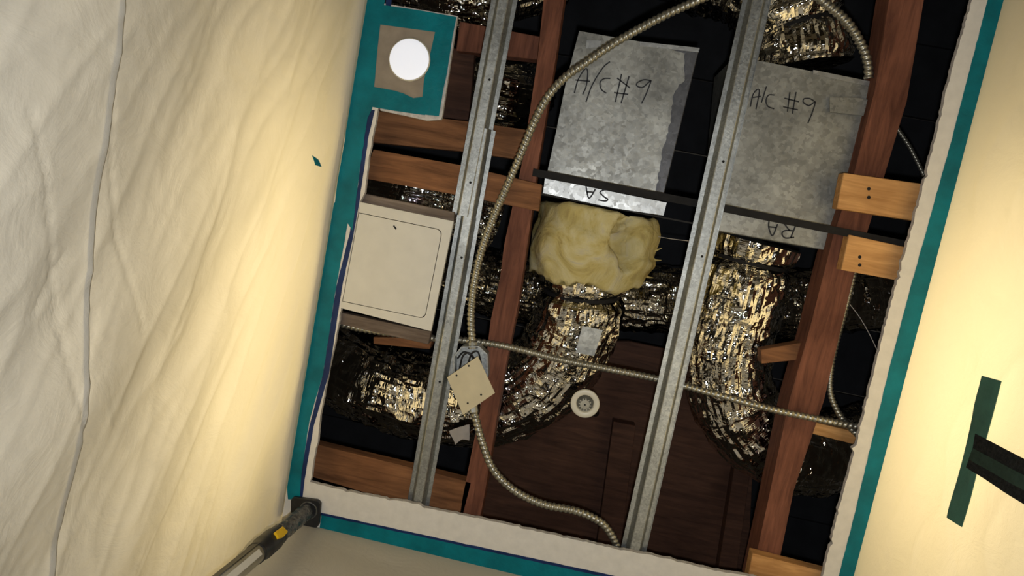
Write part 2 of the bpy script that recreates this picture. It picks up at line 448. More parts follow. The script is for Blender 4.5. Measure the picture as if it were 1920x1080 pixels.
sheet_left = sheet('L', -1.25, yb, ts_list(1.15, 190, 2.88, 30), 300, 'wrinkled off-white plastic sheet with a long fold, hanging on the left')
yb2 = KB * (BR + KR * .7) + BB
sheet('R', -1.25, yb2 - .012, ts_list(.75, 110, 2.88, 30), 220, 'brightly lit cream plastic sheet with green tape, hanging on the right')
sheet('B', BL + KL * yb + .004, BR + KR * yb2 - .016, ts_list(.6, 40, 2.88, 20), 140, 'dim beige plastic sheet below the blue tape at the bottom')

# opaque strip added outside the left sheet's top edge to block the lamp behind
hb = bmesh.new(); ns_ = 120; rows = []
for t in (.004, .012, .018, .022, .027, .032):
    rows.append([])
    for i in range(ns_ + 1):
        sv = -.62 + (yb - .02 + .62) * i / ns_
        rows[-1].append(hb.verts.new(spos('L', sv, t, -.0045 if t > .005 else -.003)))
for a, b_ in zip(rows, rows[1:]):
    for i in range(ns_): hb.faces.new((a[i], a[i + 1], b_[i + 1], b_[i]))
link('light_block_strip', hb, M_paint, sheet_left, True)
# ------------------------------------------------------------------ tapes on the ceiling
def strip(name, outer, inner, h, th, mt, label, cat='tape', parent=None, rag=0.0, group=None):
    px = (ragged(outer, 12, rag, seed=11) if rag else list(outer)) + (ragged(inner[::-1], 12, rag, seed=12) if rag else list(inner[::-1]))
    return link(name, pprism(px, h, -th), mt, parent, False, label, cat if not parent else None, group)
lo_a = [(676, -30), (684, 0), (672, 60), (656, 150), (654, 185), (647, 260), (632, 345), (628, 382)]
lo_a[0] = (690, -30)
li_a = [(726, -30), (722, 0), (713, 46), (706, 110), (698, 203), (689, 222), (683, 260), (668, 370), (661, 432)]
lo_b = [(629, 378), (620, 388), (600, 530), (573, 680), (548, 790), (536, 890), (540, 936)]
li_b = [(658, 378), (649, 436), (630, 540), (606, 700), (580, 790), (565, 890), (562, 938)]
strip('masking_tape', lo_a, li_a, -.0012, .0004, M_teal, 'teal tape strip on the ceiling beside the taped square, upper left', rag=.8)
strip('masking_tape', lo_b, li_b, -.0008, .0004, M_teal, 'long teal tape strip beside the white access panel, lower left', rag=.8)
strip('masking_tape', [(688, 206), (686, 222), (672, 345), (655, 440), (630, 540), (606, 700), (580, 800), (562, 900), (560, 936)],
      [(703, 206), (690, 262), (675, 372), (663, 440), (641, 540), (617, 700), (588, 800), (571, 900), (567, 936)], -.0003, .0004, M_navy, 'narrow navy tape line along the left edge of the opening', rag=.6)
ri = [(1858, -25), (1852, 0), (1782, 270), (1707, 540), (1665, 700), (1601, 970), (1570, 1090), (1560, 1130)]
ro = [(1892, -25), (1885, 0), (1869, 60), (1818, 270), (1742, 540), (1697, 710), (1632, 970), (1603, 1090), (1593, 1130)]
strip('masking_tape', ri, ro, -.0005, .0004, M_teal, 'long dark teal tape strip along the right-hand sheet', rag=.8)
strip('masking_tape', [(603, 966), (860, 1022), (1140, 1083), (1400, 1140), (1590, 1182)], [(599, 991), (860, 1054), (1140, 1118), (1400, 1174), (1590, 1214)], -.0008, .0004, M_teal, 'teal tape strip along the bottom edge of the opening', rag=.8)
strip('masking_tape', [(601, 961), (860, 1017), (1000, 1047), (1140, 1077), (1400, 1134), (1590, 1176)], [(603, 972), (860, 1029), (1000, 1059), (1140, 1089), (1400, 1146), (1590, 1188)], -.0003, .0004, M_navy, 'narrow navy tape line above the bottom teal strip', rag=.6)
# small scrap of tape on the left sheet, green tape and webbing on the right sheet
def on_sheet(kind, quad, off, mt, name, nu=10, nv=6, parent=None, label=None, cat=None):
    a, b_, c_, d_ = [sheet_px(x, y, kind) for x, y in quad]; bm = bmesh.new(); g = []
    for j in range(nv + 1):
        g.append([])
        for i in range(nu + 1):
            q = a.lerp(b_, i / nu).lerp(d_.lerp(c_, i / nu), j / nv)
            g[-1].append((bm.verts.new(spos(kind, q.x, q.y, off)), bm.verts.new(spos(kind, q.x, q.y, off + .0012))))
    for j in range(nv):
        for i in range(nu):
            for s_ in (0, 1): bm.faces.new((g[j][i][s_], g[j][i + 1][s_], g[j + 1][i + 1][s_], g[j + 1][i][s_]))
    for i in range(nu):
        for j in (0, nv): bm.faces.new((g[j][i][0], g[j][i + 1][0], g[j][i + 1][1], g[j][i][1]))
    for j in range(nv):
        for i in (0, nu): bm.faces.new((g[j][i][0], g[j + 1][i][0], g[j + 1][i][1], g[j][i][1]))
    return link(name, bm, mt, parent, False, label, cat)
on_sheet('L', [(594, 293), (603, 300), (608, 314), (598, 311)], .004, M_teal, 'tape_scrap', 3, 3, label='tiny torn teal tape scrap stuck on the left sheet', cat='tape')
on_sheet('R', [(1849, 706), (1886, 716), (1811, 990), (1783, 972)], .003, M_green, 'green_tape', 4, 14, label='short dark green tape piece stuck on the right sheet', cat='tape')
wb = thing('webbing_strap', spos('R', *sheet_px(1835, 850, 'R')), 'black webbing strap with green centre stripe over the green tape', 'strap')
on_sheet('R', [(1838, 815), (2010, 901), (2006, 930), (1833, 843)], .006, M_strap, 'edge_band', 12, 3, wb)
on_sheet('R', [(1834, 842), (2006, 929), (1998, 955), (1826, 863)], .007, M_strapg, 'centre_stripe', 12, 3, wb)
on_sheet('R', [(1826, 862), (1998, 954), (1990, 980), (1820, 878)], .006, M_strap, 'edge_band', 12, 3, wb)

# ------------------------------------------------------------------ masked drywall square with the glowing round disc
mp = thing('masked_square', P(768, 115), 'square drywall patch framed in teal tape around the white disc', 'patch')
link('patch_board', pprism([(718, 6), (858, 30), (853, 60), (829, 218), (827, 224), (800, 226), (760, 217), (713, 207)], .0, .013), M_core, mp)
link('paper_face', pprism([(700, 30), (830, 45), (810, 205), (690, 190)], -.0002, -.0003), M_kraft, mp)
strip('tape_strip', [(700, 8), (722, 10), (790, 20), (856, 32)], [(700, 44), (713, 46), (816, 60), (849, 66)], -.0016, .0004, M_teal, None, parent=mp)
strip('tape_strip', [(672, 158), (702, 163), (740, 170), (756, 175), (775, 184), (797, 181)], [(666, 196), (700, 201), (740, 208), (797, 216)][:4] + [], -.0020, .0004, M_teal, None, parent=mp)
strip('tape_strip', [(726, -30), (723, 12)], [(738, -30), (733, 12)], -.0004, .0004, M_navy, None, parent=mp)
strip('tape_strip', [(817, 54), (807, 100), (795, 150), (792, 182), (788, 214)], [(854, 32), (849, 66), (838, 138), (832, 165), (823, 218)], -.0024, .0004, M_teal, None, parent=mp)
dl = thing('glowing_disc', P(768, 112), 'glowing round white disc on the brown taped square', 'light')  # white disc that glows by its own material emission
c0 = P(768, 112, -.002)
link('disc_face', lathe(c0, [(0.0005, C - .0085), (.030, C - .0085), (.044, C - .008), (.0495, C - .0065)], 48), M_glow, dl, True)
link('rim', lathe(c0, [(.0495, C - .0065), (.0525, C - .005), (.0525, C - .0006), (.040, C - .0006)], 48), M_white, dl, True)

# ------------------------------------------------------------------ framing lumber
def board(name, quad, h, th, mt, label, cat='board', nails=(), rag=0):
    a = ragged(quad, 16, rag, True, seed=hash(label) % 50) if rag else quad
    bm = pprism(a, h, th, bevel=0 if rag else .0015)
    if not nails: return link(name, bm, mt, None, False, label, cat)
    root = thing(name, P(*quad[0], h), label, cat)
    link('timber', bm, mt, root)
    for x, y in nails:
        link('nail_hole', cyl(P(x, y, h), .0042, C + h - .0006, C + h + .0004, 12), M_dark, root)
    return root
JH = .08
board('ceiling_joist', [(1022, -30), (1062, -30), (1045, 90), (1010, 300), (990, 450), (968, 590), (945, 700), (908, 930), (893, 1010), (855, 1010), (868, 930), (900, 770), (920, 600), (938, 520), (945, 460), (980, 300), (1008, 110)], JH, .089, M_wood_y, 'long reddish wooden joist left of the metal boxes', 'joist')
board('ceiling_joist', [(1672, -30), (1738, -30), (1700, 190), (1655, 340), (1600, 520), (1545, 750), (1488, 920), (1452, 1100), (1405, 1100), (1440, 940), (1480, 750), (1520, 610), (1563, 440), (1600, 330), (1640, 170)], JH, .089, M_wood_y, 'long reddish wooden joist near the right edge of the opening', 'joist')
board('wood_board', [(700, 280), (870, 311), (1016, 346), (1010, 396), (860, 366), (680, 334)], .041, .036, M_wood_x, 'brown wooden board above the white panel, crossing the left joist')
board('wood_board', [(690, 206), (880, 228), (1000, 245), (992, 302), (870, 284), (690, 266)], .12, .038, M_wood_x, 'dark red board below the taped square')
board('wood_board', [(575, 829), (760, 874), (884, 905), (868, 968), (740, 940), (570, 890)], JH, .038, M_wood_x, 'orange-brown board in the lower left corner of the opening')
board('wood_board', [(862, 40), (1020, 70), (1010, 112), (855, 95)], .19, .05, M_wood_y, 'dull red cross board beside the top of the left joist')
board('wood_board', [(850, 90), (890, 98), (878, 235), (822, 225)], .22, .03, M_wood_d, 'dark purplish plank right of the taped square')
board('wood_batten', [(655, 357), (852, 398), (850, 418), (660, 384)], .018, .034, M_wood_g, 'dusty grey batten along the top of the white panel', 'batten')
board('wood_batten', [(630, 584), (808, 622), (803, 646), (625, 605)], .018, .026, M_wood_g, 'dusty grey batten along the bottom of the white panel', 'batten')
board('wood_batten', [(700, 632), (812, 634), (806, 655), (700, 645)], .07, .03, M_wood_x, 'thin brown batten under the conduit near the panel', 'batten')
board('wood_block', [(1582, 324), (1738, 346), (1722, 415), (1569, 391)], .041, .036, M_wood_o, 'upper orange wood block with two nail holes, right of the metal box', 'wood block', [(1629, 354), (1629, 370)])
board('wood_block', [(1592, 440), (1705, 465), (1690, 527), (1577, 506)], .041, .036, M_wood_o, 'lower orange wood block with two nail holes, under the dark rail', 'wood block', [(1612, 482), (1612, 497)])
board('wood_block', [(1427, 656), (1510, 641), (1507, 674), (1428, 682)], .115, .04, M_wood_x, 'short brown block between the foil duct and the right joist', 'wood block')
board('wood_block', [(1519, 790), (1625, 815), (1620, 838), (1514, 811)], .10, .036, M_wood_o, 'thin orange block under the conduit at the right edge', 'wood block')
board('wood_block', [(1411, 1038), (1560, 1076), (1556, 1130), (1400, 1095)], .041, .036, M_wood_o, 'orange wood block in the bottom right corner of the opening', 'wood block')
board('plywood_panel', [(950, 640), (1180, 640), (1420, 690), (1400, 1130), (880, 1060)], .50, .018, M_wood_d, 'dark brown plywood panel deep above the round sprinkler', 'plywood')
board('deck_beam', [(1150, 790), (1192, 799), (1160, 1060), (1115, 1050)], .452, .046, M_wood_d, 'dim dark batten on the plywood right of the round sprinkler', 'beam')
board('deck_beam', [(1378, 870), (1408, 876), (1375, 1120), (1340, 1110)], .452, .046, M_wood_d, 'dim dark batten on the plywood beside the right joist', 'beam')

# ------------------------------------------------------------------ furring channels
def channel(name, a, b_, h, label, wface=.030, wtop=.064, dep=.0215, screws=()):
    A, B = P(*a, h), P(*b_, h); ax = (B - A).normalized(); sd = ax.cross(Vector((0, 0, 1))).normalized(); up = Vector((0, 0, 1))
    fw, w1, w2, t = wface / 2, wface / 2 + .0085, wtop / 2, .0012
    pr_ = [(-w2, dep - .003), (-w2, dep), (-w1, dep), (-fw, .0012), (-fw + .002, 0), (fw - .002, 0), (fw, .0012), (w1, dep), (w2, dep), (w2, dep - .003)]
    ins = [(w2 - t, dep - .003), (w2 - t, dep + t), (w1 - t, dep + t), (fw - t, t + .0012), (fw - .003, t), (-fw + .003, t), (-fw + t, t + .0012), (-w1 + t, dep + t), (-w2 + t, dep + t), (-w2 + t, dep - .003)]
    loop = pr_ + ins
    bm = prism([A + sd * x + up * z for x, z in loop], B - A)
    root = thing(name, A, label, 'channel')
    link('channel_body', bm, M_chan, root)
    for x, y in screws:
        q = P(x, y, h); t_ = (q - A).dot(ax); q = A + ax * t_ + sd * .003
        link('screw_hole', cyl(q, .0032, C + h - .0004, C + h + .0006, 10), M_dark, root)
    return root
channel('furring_channel', (951, -40), (868, 405), .0145, 'upper length of galvanized channel left, ending beside the panel', .025, .064, .0215, [(921, 150), (886, 343)])
channel('furring_channel', (906, 240), (779, 962), .0165, 'lower length of galvanized channel left, beside the junction box', .023, .060, .0215, [(850, 480), (806, 712)])
channel('furring_channel', (1431, -40), (1186, 1050), .0145, 'long galvanized channel between the two metal boxes', .026, .066, .0215, [(1341, 300), (1312, 480)])

# ------------------------------------------------------------------ white access panel
ap = thing('access_panel', P(740, 500), 'white square access panel beside the left tape', 'panel')
fr_o = [(679, 378), (850, 415), (808, 621), (640, 577)]
def rrect(q, r, n=6):
    out = []
    for i in range(4):
        p, a, b_ = Vector(q[i]), Vector(q[i - 1]), Vector(q[(i + 1) % 4])
        u = (a - p).normalized() * r; v = (b_ - p).normalized() * r
        for k in range(n + 1):
            t = k / n; out.append(tuple((p + u) * (1 - t) ** 2 + p * 2 * t * (1 - t) + (p + v) * t * t))
    return out
door_q = [(662, 396), (830, 431), (797, 598), (626, 563)]
door_c = [(Vector(p)) for p in door_q]
# frame: the outer plate with the door hole cut out (door reaches under the tape on the left)
fr = [(679, 378), (850, 415), (808, 621), (640, 577)]
bm = bmesh.new()
def clipx(px):   # keep the door inside the opening, right of the cut edge
    return [(max(x, 668 + (y - 378) * (640 - 677) / 200 + 8), y) for x, y in px]
dpx = clipx(rrect(door_q, 12))
def plate_with_hole(outer, inner, h, th):
    bm = bmesh.new(); o3 = [P(x, y, h) for x, y in outer]; i3 = [P(x, y, h) for x, y in inner]
    tri = geometry.tessellate_polygon([[Vector((p.x, p.y, 0)) for p in o3], [Vector((p.x, p.y, 0)) for p in i3]])
    allp = o3 + i3; lo = [bm.verts.new(p) for p in allp]; hi = [bm.verts.new(p + Vector((0, 0, th))) for p in allp]
    for t in tri:
        for vs in (lo, hi):
            try: bm.faces.new([vs[i] for i in t])
            except ValueError: pass
    for base, n in ((0, len(o3)), (len(o3), len(i3))):
        for i in range(n): bm.faces.new((lo[base + i], lo[base + (i + 1) % n], hi[base + (i + 1) % n], hi[base + i]))
    return bm
link('panel_frame', plate_with_hole([(676, 379), (850, 415), (808, 621), (637, 577)], dpx, .0005, .012), M_panel, ap)
cx = sum(x for x, y in dpx) / len(dpx); cy = sum(y for x, y in dpx) / len(dpx)
dr = link('panel_door', pprism([(cx + (x - cx) * .983, cy + (y - cy) * .985) for x, y in dpx], .0008, .010), M_panel, ap)
link('latch_slot', pprism([(737, 424), (739, 422), (744, 429), (742, 431)], .0006, -.0004), M_dark, dr)

# ------------------------------------------------------------------ sheet metal boxes with marker writing
def ink(strokes, h, wpx, parent, name='marker_writing'):
    bm = bmesh.new()
    for st in strokes:
        pts = [P(x, y, h) for x, y in st]; pts = catmull(pts, 5) if len(pts) > 2 else pts
        wd = wpx * .00145 / 2
        L = []
        for i, p in enumerate(pts):
            t = (pts[min(i + 1, len(pts) - 1)] - pts[max(i - 1, 0)]).normalized(); n = Vector((-t.y, t.x, 0))
            L.append((bm.verts.new(p + n * wd), bm.verts.new(p - n * wd)))
        for a, b_ in zip(L, L[1:]): bm.faces.new((a[0], a[1], b_[1], b_[0]))
    return link(name, bm, M_ink, parent)
def tr(st, ox, oy, sc): return [[(ox + x / sc, oy + y / sc) for x, y in s] for s in st]
acL = tr([[(307, 700), (335, 600), (385, 520), (407, 535), (398, 640), (370, 710)], [(315, 600), (425, 610)], [(575, 462), (520, 510), (440, 640), (395, 765)],
          [(578, 588), (530, 590), (500, 620), (510, 670), (548, 700)], [(662, 555), (615, 765)], [(718, 572), (658, 775)], [(628, 585), (725, 660)], [(605, 695), (712, 708)],
          [(880, 605), (830, 598), (780, 620), (778, 645), (820, 655), (868, 615), (882, 608), (848, 700), (812, 775)]], 1000, 0, 4)
acR = tr([[(635, 865), (655, 770), (690, 725), (707, 735), (698, 800), (680, 885)], [(650, 790), (720, 780)], [(765, 700), (725, 830)], [(830, 770), (785, 770), (762, 810), (775, 860), (828, 882)],
          [(955, 745), (935, 905)], [(1005, 745), (975, 920)], [(910, 795), (1030, 825)], [(900, 865), (1020, 890)],
          [(1165, 830), (1120, 800), (1070, 800), (1065, 830), (1110, 855), (1158, 828), (1140, 900), (1100, 1000)]], 1260, 0, 4.32)
SA = tr([[(555, 350), (562, 400), (575, 445), (595, 430), (625, 378)], [(558, 398), (608, 402)], [(735, 385), (690, 385), (660, 402), (690, 435), (718, 455), (700, 468), (645, 460)]], 960, 260, 4)
RA = tr([[(570, 605), (565, 660), (585, 722), (603, 715), (632, 640)], [(565, 660), (625, 668)], [(772, 640), (730, 745)], [(757, 740), (690, 745), (665, 715), (685, 690), (748, 690)], [(722, 690), (680, 635)]], 1300, 260, 4)
BH = .125
bl = thing('duct_box', P(1170, 220, BH), 'galvanized duct box on the left, marked A/C #9 and SA', 'duct box')
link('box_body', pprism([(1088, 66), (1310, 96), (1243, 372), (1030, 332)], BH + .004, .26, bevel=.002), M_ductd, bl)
edge = ragged([(1284, 100), (1283, 150), (1262, 175), (1256, 230), (1240, 290), (1232, 345), (1228, 362)], 6, 3.5, seed=21)
link('bottom_plate', pprism([(1086, 58), (1130, 66), (1200, 78)] + edge + [(1026, 324), (1040, 260), (1062, 150)], BH + .001, .002), M_duct2 if False else M_duct, bl)
link('top_lip', pprism([(1200, 78), (1312, 90), (1310, 98), (1200, 86)], BH - .002, .004), M_duct2, bl)
link('bright_patch', pprism([(1100, 76), (1127, 76), (1124, 88), (1098, 91)], BH - .0005, .001), M_duct2, bl)
link('collar_flange', pprism([(1022, 333), (1130, 356), (1250, 380), (1244, 404), (1150, 390), (1018, 362)], BH - .004, .10), M_duct2, bl)
ink(acL, BH - .0008, 2.3, bl); ink(SA, BH - .0050, 2.6, bl)
br = thing('duct_box', P(1490, 280, BH), 'galvanized duct box on the right, marked A/C #9 and RA', 'duct box')
link('box_body', pprism([(1375, 108), (1430, 115), (1632, 155), (1622, 220), (1565, 420), (1551, 470), (1340, 432), (1350, 380)], BH, .26, bevel=.002), M_duct, br)
link('top_lip', pprism([(1525, 131), (1634, 153), (1630, 162), (1524, 139)], BH - .003, .004), M_duct2, br)
link('corner_clip', pprism([(1556, 182), (1613, 184), (1632, 188), (1619, 217), (1556, 210)], BH - .012, .006), M_duct, br)
link('shade_strip', pprism([(1636, 160), (1628, 215), (1612, 250), (1567, 420), (1577, 420), (1622, 252), (1638, 215)], BH + .004, .03), M_dark, br)  # dark strip standing in for the shade along the box's right edge
ink(acR, BH - .0008, 2.2, br); ink(RA, BH - .0008, 2.6, br)
# dark support rail under both boxes
sr = thing('support_rail', P(1360, 388, .048), 'dark steel rail running across under both metal boxes', 'rail')
link('rail_flange', pprism([(1000, 316), (1360, 384), (1722, 456), (1720, 470), (1358, 398), (998, 330)], .048, .003), M_dark, sr)
link('rail_web', pprism([(1000, 316), (1360, 384), (1722, 456), (1721, 459), (1360, 387), (1000, 319)], .051, .026), M_dark, sr)

# ------------------------------------------------------------------ foil ducts
def duct(name, label, path, r, seed=0, rib=0, crumple=1.0, r_of=None, sides=88, cat='duct', bands=(), step=.006):
    pts = [P(x, y, h) for x, y, h in path]
    pl_, L = resample(catmull(pts, 16), step)
    def rad(i, n, s, a):
        ca, sa = math.cos(a), math.sin(a)
        rr = r_of(s / L) * r if r_of else r
        q = Vector((s * 9, ca * 1.6 + seed, sa * 1.6))
        d = .006 * noise.noise(q)
        f1_ = 1 - abs(noise.noise(Vector((s * 17, ca * 1.7 + seed * 3, sa * 1.7)))) * 2
        f2_ = 1 - abs(noise.noise(Vector((s * 7 + 40, ca * 5 + seed, sa * 5)))) * 2
        d += crumple * (.007 * max(0, f1_) ** 2 + .005 * max(0, f2_) ** 2)
        d += .0022 * noise.noise(Vector((s * 55, ca * 7 + seed, sa * 7)))
        if rib: d += .003 * math.sin(2 * math.pi * (s / rib + a / (2 * math.pi)))
        for bs in bands:
            d -= .022 * math.exp(-((s - bs * L) / .016) ** 2)
        return rr + d
    root = thing(name, pts[0], label, cat)
    link('foil_sleeve', tube(pl_, rad, sides), M_foil, root)
    for bs in bands:
        i = int(bs * (len(pl_) - 1)); i = max(2, min(len(pl_) - 3, i))
        rr = (r_of(bs) if r_of else 1) * r
        t_ = (pl_[i + 1] - pl_[i - 1]).normalized()
        ring = [pl_[i] - t_ * .0055, pl_[i] - t_ * .005, pl_[i] + t_ * .005, pl_[i] + t_ * .0055]
        link('zip_tie', tube(ring, lambda i_, n_, s_, a_: (rr - .012) if i_ in (1, 2) else rr - .03, 40), M_dark, root)
    return root
d1 = duct('flex_duct', 'large silver foil duct below the yellow insulation, curving left', [(1100, 490, .265), (1094, 525, .268), (1078, 610, .285), (1025, 700, .30), (930, 755, .31), (830, 752, .31), (735, 730, .32), (650, 690, .36), (600, 640, .46)], .122, 1, bands=(.075,))
link('foil_patch', pprism([(1092, 611), (1130, 619), (1114, 668), (1079, 661)], .148, .0012), M_duct, d1)
duct('flex_duct', 'large silver foil duct below the right box, bending behind the joist', [(1418, 451, .27), (1404, 495, .275), (1383, 580, .28), (1362, 670, .285), (1376, 755, .30), (1440, 825, .32), (1530, 850, .36), (1640, 830, .45)], .117, 5, bands=(.06,))
duct('flex_duct', 'silver foil duct above the right box, arching out at the top', [(1497, 128, .27), (1492, 75, .27), (1462, 0, .29), (1390, -50, .32), (1300, -70, .36)], .128, 9, rib=.042, bands=(.2,))
duct('flex_duct', 'small crumpled foil duct behind the left channel, near the top', [(860, 158, .42), (905, 170, .38), (952, 178, .36), (985, 176, .46), (985, 174, .60)], .085, 13)
duct('flex_duct', 'foil duct above the taped square at the top edge', [(720, -40, .36), (800, -25, .34), (880, -15, .33), (960, -30, .36), (1040, -60, .40)], .10, 17)
duct('flex_duct', 'shadowed foil duct behind the board above the white panel', [(640, 340, .36), (740, 362, .33), (830, 385, .34), (930, 420, .38)], .07, 21)
duct('flex_duct', 'dark foil duct crossing deep behind the boxes and joists', [(830, 500, .60), (920, 530, .60), (1050, 555, .60), (1200, 560, .60), (1350, 565, .60), (1490, 570, .60), (1600, 560, .60), (1720, 545, .60)], .105, 25)

# ------------------------------------------------------------------ yellow fibreglass wrap
bm = bmesh.new()
pth, L = resample(catmull([P(1119, 394, .235), P(1112, 430, .235), P(1103, 465, .235), P(1095, 520, .24)], 12), .006)
def wr(i, n, s, a):
    t = i / (n - 1); ca, sa = math.cos(a), math.sin(a)
    r = .166 - .012 * t + .006 * math.sin(math.pi * t)
    q = Vector((s * 6, ca * 1.2, sa * 1.2 + 4))
    r += .020 * noise.noise(q) + .014 * noise.noise(q * 2.3) + .005 * abs(noise.noise(q * 3.7)) + .0015 * noise.noise(q * 9) + .0012 * noise.noise(q * 25)
    # torn hollow on the side towards the channel, with a lip
    da = math.atan2(math.sin(a - WA), math.cos(a - WA)); e = (da / .26) ** 2 + ((t - .38) / .20) ** 2; e = max(0, e * (1 + 1.2 * noise.noise(q * 3.1)) + .6 * noise.noise(q * 7))
    r += .022 * math.exp(-(math.atan2(math.sin(a - .2), math.cos(a - .2)) / .35) ** 2 - ((t - .66) / .16) ** 2) + .012 * math.exp(-(math.atan2(math.sin(a - .35), math.cos(a - .35)) / .3) ** 2 - ((t - .2) / .12) ** 2)
    r += -.085 * math.exp(-e * e * .8)
    return r * (.95 if t < .03 or t > .97 else 1)
WA = .92
tube(pth, wr, 110, bm=bm)
wa = (pth[-1] - pth[0]); wl = wa.length; wa.normalize()
for v_ in bm.verts:                                        # ragged torn ends
    t = (v_.co - pth[0]).dot(wa) / wl
    e_ = max(0, abs(t - .5) - .2) / .3
    v_.co += wa * e_ * (1 if t > .5 else .4) * (.030 * noise.noise(v_.co * 14) + .012 * noise.noise(v_.co * 45))
ins = link('duct_insulation', bm, M_wool, None, True, 'torn yellow fibreglass wrap around the duct under the SA flange', 'insulation')
for (x, y, dx, dy, h) in ((1226, 470, 15, -5, .2), (1228, 482, 12, 6, .2), (1212, 450, 10, -10, .2), (1214, 512, 11, 9, .2), (1202, 422, 8, -12, .2)):
    a_, b_ = P(x - 10, y, h), P(x + dx, y + dy, h - .01)
    m_ = a_.lerp(b_, .5) + Vector((0, .004, .006))
    link('torn_tuft', tube(catmull([a_, m_, b_], 5), lambda i, n, s, a: .0055 * (1 - i / n) + .0004, 6, uv=False), M_wool, ins)

# ------------------------------------------------------------------ flexible conduits
def conduit(name, label, path, r=.0110, pitch=.0125, sides=12, mt=None):
    pts = [P(x, y, h) for x, y, h in path]; pl_, L = resample(catmull(pts, 14), pitch / 5)
    def rad(i, n, s, a):
        ph = (s / pitch + a / (2 * math.pi)) % 1
        return r * (1.0 - .34 * (abs(ph - .5) * 2) ** 2.2)
    return link(name, tube(pl_, rad, sides), mt or M_flex, None, True, label, 'conduit')
conduit('flexible_conduit', 'long flexible metal conduit curving from the top edge to the junction box',
        [(1440, -50, .062), (1385, -28, .058), (1345, -14, .035), (1310, 0, .024), (1240, 32, .022), (1160, 76, .022), (1098, 118, .022), (1056, 148, .022), (1024, 186, .022), (1000, 232, .022), (978, 285, .022), (950, 350, .022), (920, 420, .022), (900, 480, .022), (887, 545, .022), (883, 600, .022), (886, 645, .026)])
conduit('flexible_conduit', 'straight flexible conduit crossing behind both channels to the right edge',
        [(610, 598, .054), (660, 613, .054), (730, 625, .056), (810, 634, .056), (890, 640, .056), (960, 652, .056), (1050, 674, .056), (1140, 692, .056), (1230, 710, .056), (1330, 736, .055), (1450, 768, .055), (1540, 787, .055), (1625, 803, .055)], .0098)
conduit('flexible_conduit', 'flexible conduit drooping from the junction box to the bottom edge',
        [(887, 760, .014), (890, 775, .012), (903, 825, .012), (925, 880, .012), (965, 920, .014), (1020, 946, .016), (1080, 958, .018), (1125, 978, .024), (1146, 1002, .030), (1158, 1026, .036)])
conduit('flexible_conduit', 'dark flexible conduit arching over the upper right foil duct',
        [(1500, -30, .12), (1540, 0, .115), (1585, 38, .11), (1612, 78, .11), (1626, 115, .105), (1629, 147, .105)], .0125, .013)
conduit('flexible_conduit', 'thin flexible conduit hanging beside the right joist to the right edge',
        [(1606, 480, .10), (1597, 530, .10), (1582, 590, .10), (1567, 645, .098), (1558, 690, .092), (1557, 735, .086), (1570, 770, .08), (1592, 800, .076), (1622, 828, .07)], .0085, .0095)
conduit('flexible_conduit', 'short thin cable in the dark upper right corner', [(1665, 205, .2), (1682, 240, .2), (1708, 280, .2), (1740, 345, .2)], .006, .009)
link('loose_wire', tube(resample(catmull([P(1585, 560, .12), P(1612, 595, .11), P(1632, 630, .10), P(1650, 668, .09)], 8), .01)[0], .0011, 6), M_paper, None, True, 'thin pale wire hanging beside the right edge of the opening', 'wire')
link('loose_wire', tube(resample(catmull([P(1225, 442, .19), P(1260, 448, .17), P(1320, 455, .16)], 8), .01)[0], .0010, 6), M_paper, None, True, 'thin pale wire between the insulation and the channel', 'wire')

# ------------------------------------------------------------------ junction box
jb = thing('junction_box', P(883, 690, .02), 'metal junction box with tilted cream cover plate', 'junction box')
octo = [(865, 650), (898, 649), (914, 664), (915, 705), (905, 745), (862, 745), (850, 712), (850, 668)]
cxo = sum(x for x, y in octo) / 8; cyo = sum(y for x, y in octo) / 8
inn = [(cxo + (x - cxo) * .93, cyo + (y - cyo) * .95) for x, y in octo]
link('box_wall', plate_with_hole(octo, inn, .012, .038), M_chan, jb)
link('box_back', pprism(octo, .050, .0015), M_chan, jb)
for k, pts in enumerate(([(862, 690, .03), (868, 668, .022), (880, 662, .02), (890, 676, .026), (886, 700, .03)], [(876, 690, .03), (884, 664, .022), (896, 660, .02), (902, 680, .03)], [(858, 672, .03), (870, 660, .03), (884, 668, .03), (896, 690, .035)])):
    link('wire', tube(resample(catmull([P(*q) for q in pts], 8), .004)[0], .0022, 8), M_wire, jb, True)
cv = link('cover_plate', pprism([(838, 708), (896, 668), (928, 737), (868, 778)], -.004, .0028, bevel=.0006), M_cover, jb)
for x, y in ((856, 704), (879, 686), (902, 740), (877, 756)):
    link('screw_hole', cyl(P(x, y, -.004), .0026, C - .0046, C - .0038, 12), M_dark, cv)
link('connector', tube([P(888, 772, .012), P(884, 752, .016), P(882, 742, .02)], .013, 14), M_chan, jb)
link('connector', tube([P(886, 640, .026), P(887, 652, .028)], .013, 14), M_chan, jb)

# ------------------------------------------------------------------ sprinkler head
sp = thing('fire_sprinkler', P(1097, 757), 'round cream fire sprinkler with recessed head', 'sprinkler')
cs = P(1097, 757, .0); z = C
link('escutcheon', lathe(cs, [(.0365, z + .006), (.0368, z + .001), (.0350, z - .001), (.0240, z - .001), (.0222, z + .001), (.0210, z + .020)], 48), M_white, sp, True)
link('cup', lathe(cs, [(.0215, z + .018), (.0205, z + .024), (.001, z + .025)], 40), M_brass, sp, True)
link('deflector', cyl((cs.x + .0005, cs.y + .004), .0125, z + .006, z + .0075, 28), M_brass, sp)
for k in range(12):
    a = 2 * math.pi * k / 12
    link('tooth', prism([(cs.x + .0005 + math.cos(a + d_) * r_, cs.y + .004 + math.sin(a + d_) * r_, z + .006) for d_, r_ in ((-.12, .012), (.12, .012), (.09, .0165), (-.09, .0165))], .0012), M_brass, sp)
link('orifice', cyl((cs.x + .0007, cs.y + .0045), .0022, z + .0052, z + .0058, 14), M_dark, sp)
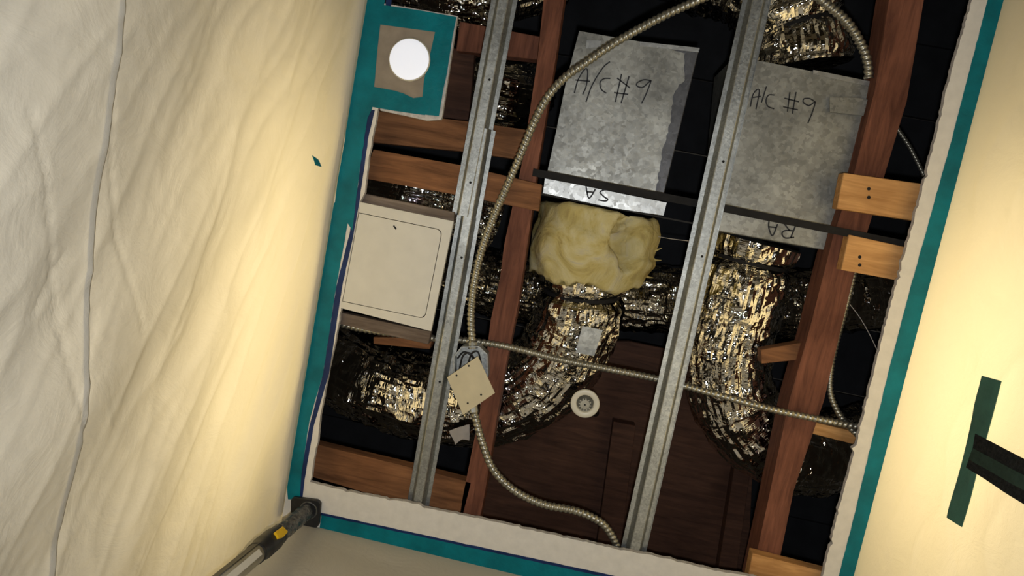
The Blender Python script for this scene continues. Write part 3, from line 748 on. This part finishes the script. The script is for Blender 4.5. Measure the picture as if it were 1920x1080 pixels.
for sx in (-1, 1):
    link('frame_arm', tube([Vector((cs.x + sx * .004, cs.y + .002, z + .007)), Vector((cs.x + sx * .008, cs.y, z + .016)), Vector((cs.x + sx * .005, cs.y - .002, z + .025))], .002, 8), M_brass, sp, True)
link('supply_pipe', tube(resample(catmull([P(1097, 757, .025), P(1098, 757, .08), P(1108, 764, .2), P(1112, 770, .35), P(1116, 774, .498)], 8), .03)[0], .013, 14), M_pipe, sp, True)

# ------------------------------------------------------------------ support pole in the corner
pt = P(577, 957, -.012); pe = min((P(432, 1078, -.2 - .01 * k_) for k_ in range(40)), key=lambda q: abs(q.x - pt.x - .01)); ax = (pe - pt).normalized()
po = thing('support_pole', pt, 'black and silver support pole with a yellow button, holding up the corner', 'pole')
sd = Vector((1, 0, 0)); 
pad = [(553, 929), (598, 935), (604, 941), (601, 980), (596, 987), (556, 979), (548, 970), (548, 935)]
link('foot_pad', pprism(pad, -.003, -.012, bevel=.002), M_black, po)
link('pad_ring', lathe(P(578, 957, -.015), [(.020, C - .0145), (.021, C - .018), (.024, C - .018), (.025, C - .0145)], 32), M_wrap, po, True)
def along(t): return pt + ax * t
Lp = (pe - pt).length
link('ball_joint', tube([along(.002), along(.03)], .013, 16), M_black, po, True)
pw, _ = resample([along(.02), along(.225)], .004)
link('plastic_wrap', tube(pw, lambda i, n, s, a: .021 + .0035 * noise.noise(Vector((s * 40, math.cos(a) * 2, math.sin(a) * 2))) + .002 * noise.noise(Vector((s * 110, math.cos(a) * 5, math.sin(a) * 5))), 28), M_wrap, po)
link('clamp_collar', tube(resample([along(.215), along(.23), along(.33), along(.35)], .01)[0], lambda i, n, s, a: .0235 + (.003 if 2 < i < n - 4 else 0), 24), M_black, po, True)
side = (CAM - along(.2)); side = (side - ax * side.dot(ax)).normalized()
b0 = along(.228) + side * .024; bx_ = ax.cross(side)
link('release_button', prism([b0 + bx_ * u + ax * v for u, v in ((-.009, 0), (.009, .004), (.010, .05), (-.006, .056), (-.011, .03))], side * .007, bevel=.001), M_yellow, po)
fl = along(0); tfl = (0.02 - pt.z) / ax.z
link('outer_tube', tube([along(.34), along(.6), along(tfl)], .0215, 24), M_alu, po, True)
link('grip_strip', prism([along(.33) + bx_ * .013 + side * .014, along(.62) + bx_ * .013 + side * .014, along(.62) + bx_ * .021 + side * .004, along(.33) + bx_ * .021 + side * .004], side * .006), M_black, po)

q0 = [along(.365) + bx_ * -.010 + side * .0192, along(.56) + bx_ * -.010 + side * .0192, along(.56) + bx_ * .004 + side * .0212, along(.365) + bx_ * .004 + side * .0212]
link('pole_sticker', prism(q0, side * .0015), M_panel, po)
# ------------------------------------------------------------------ small scraps
bm = bmesh.new()
link('foil_scrap', pprism(ragged([(842, 808), (862, 800), (880, 796), (880, 826), (866, 824), (853, 834)], 6, 1.5, True, seed=40), .17, .001), M_paper, None, False, 'torn pale paper scrap hanging beside the lower left channel', 'scrap')
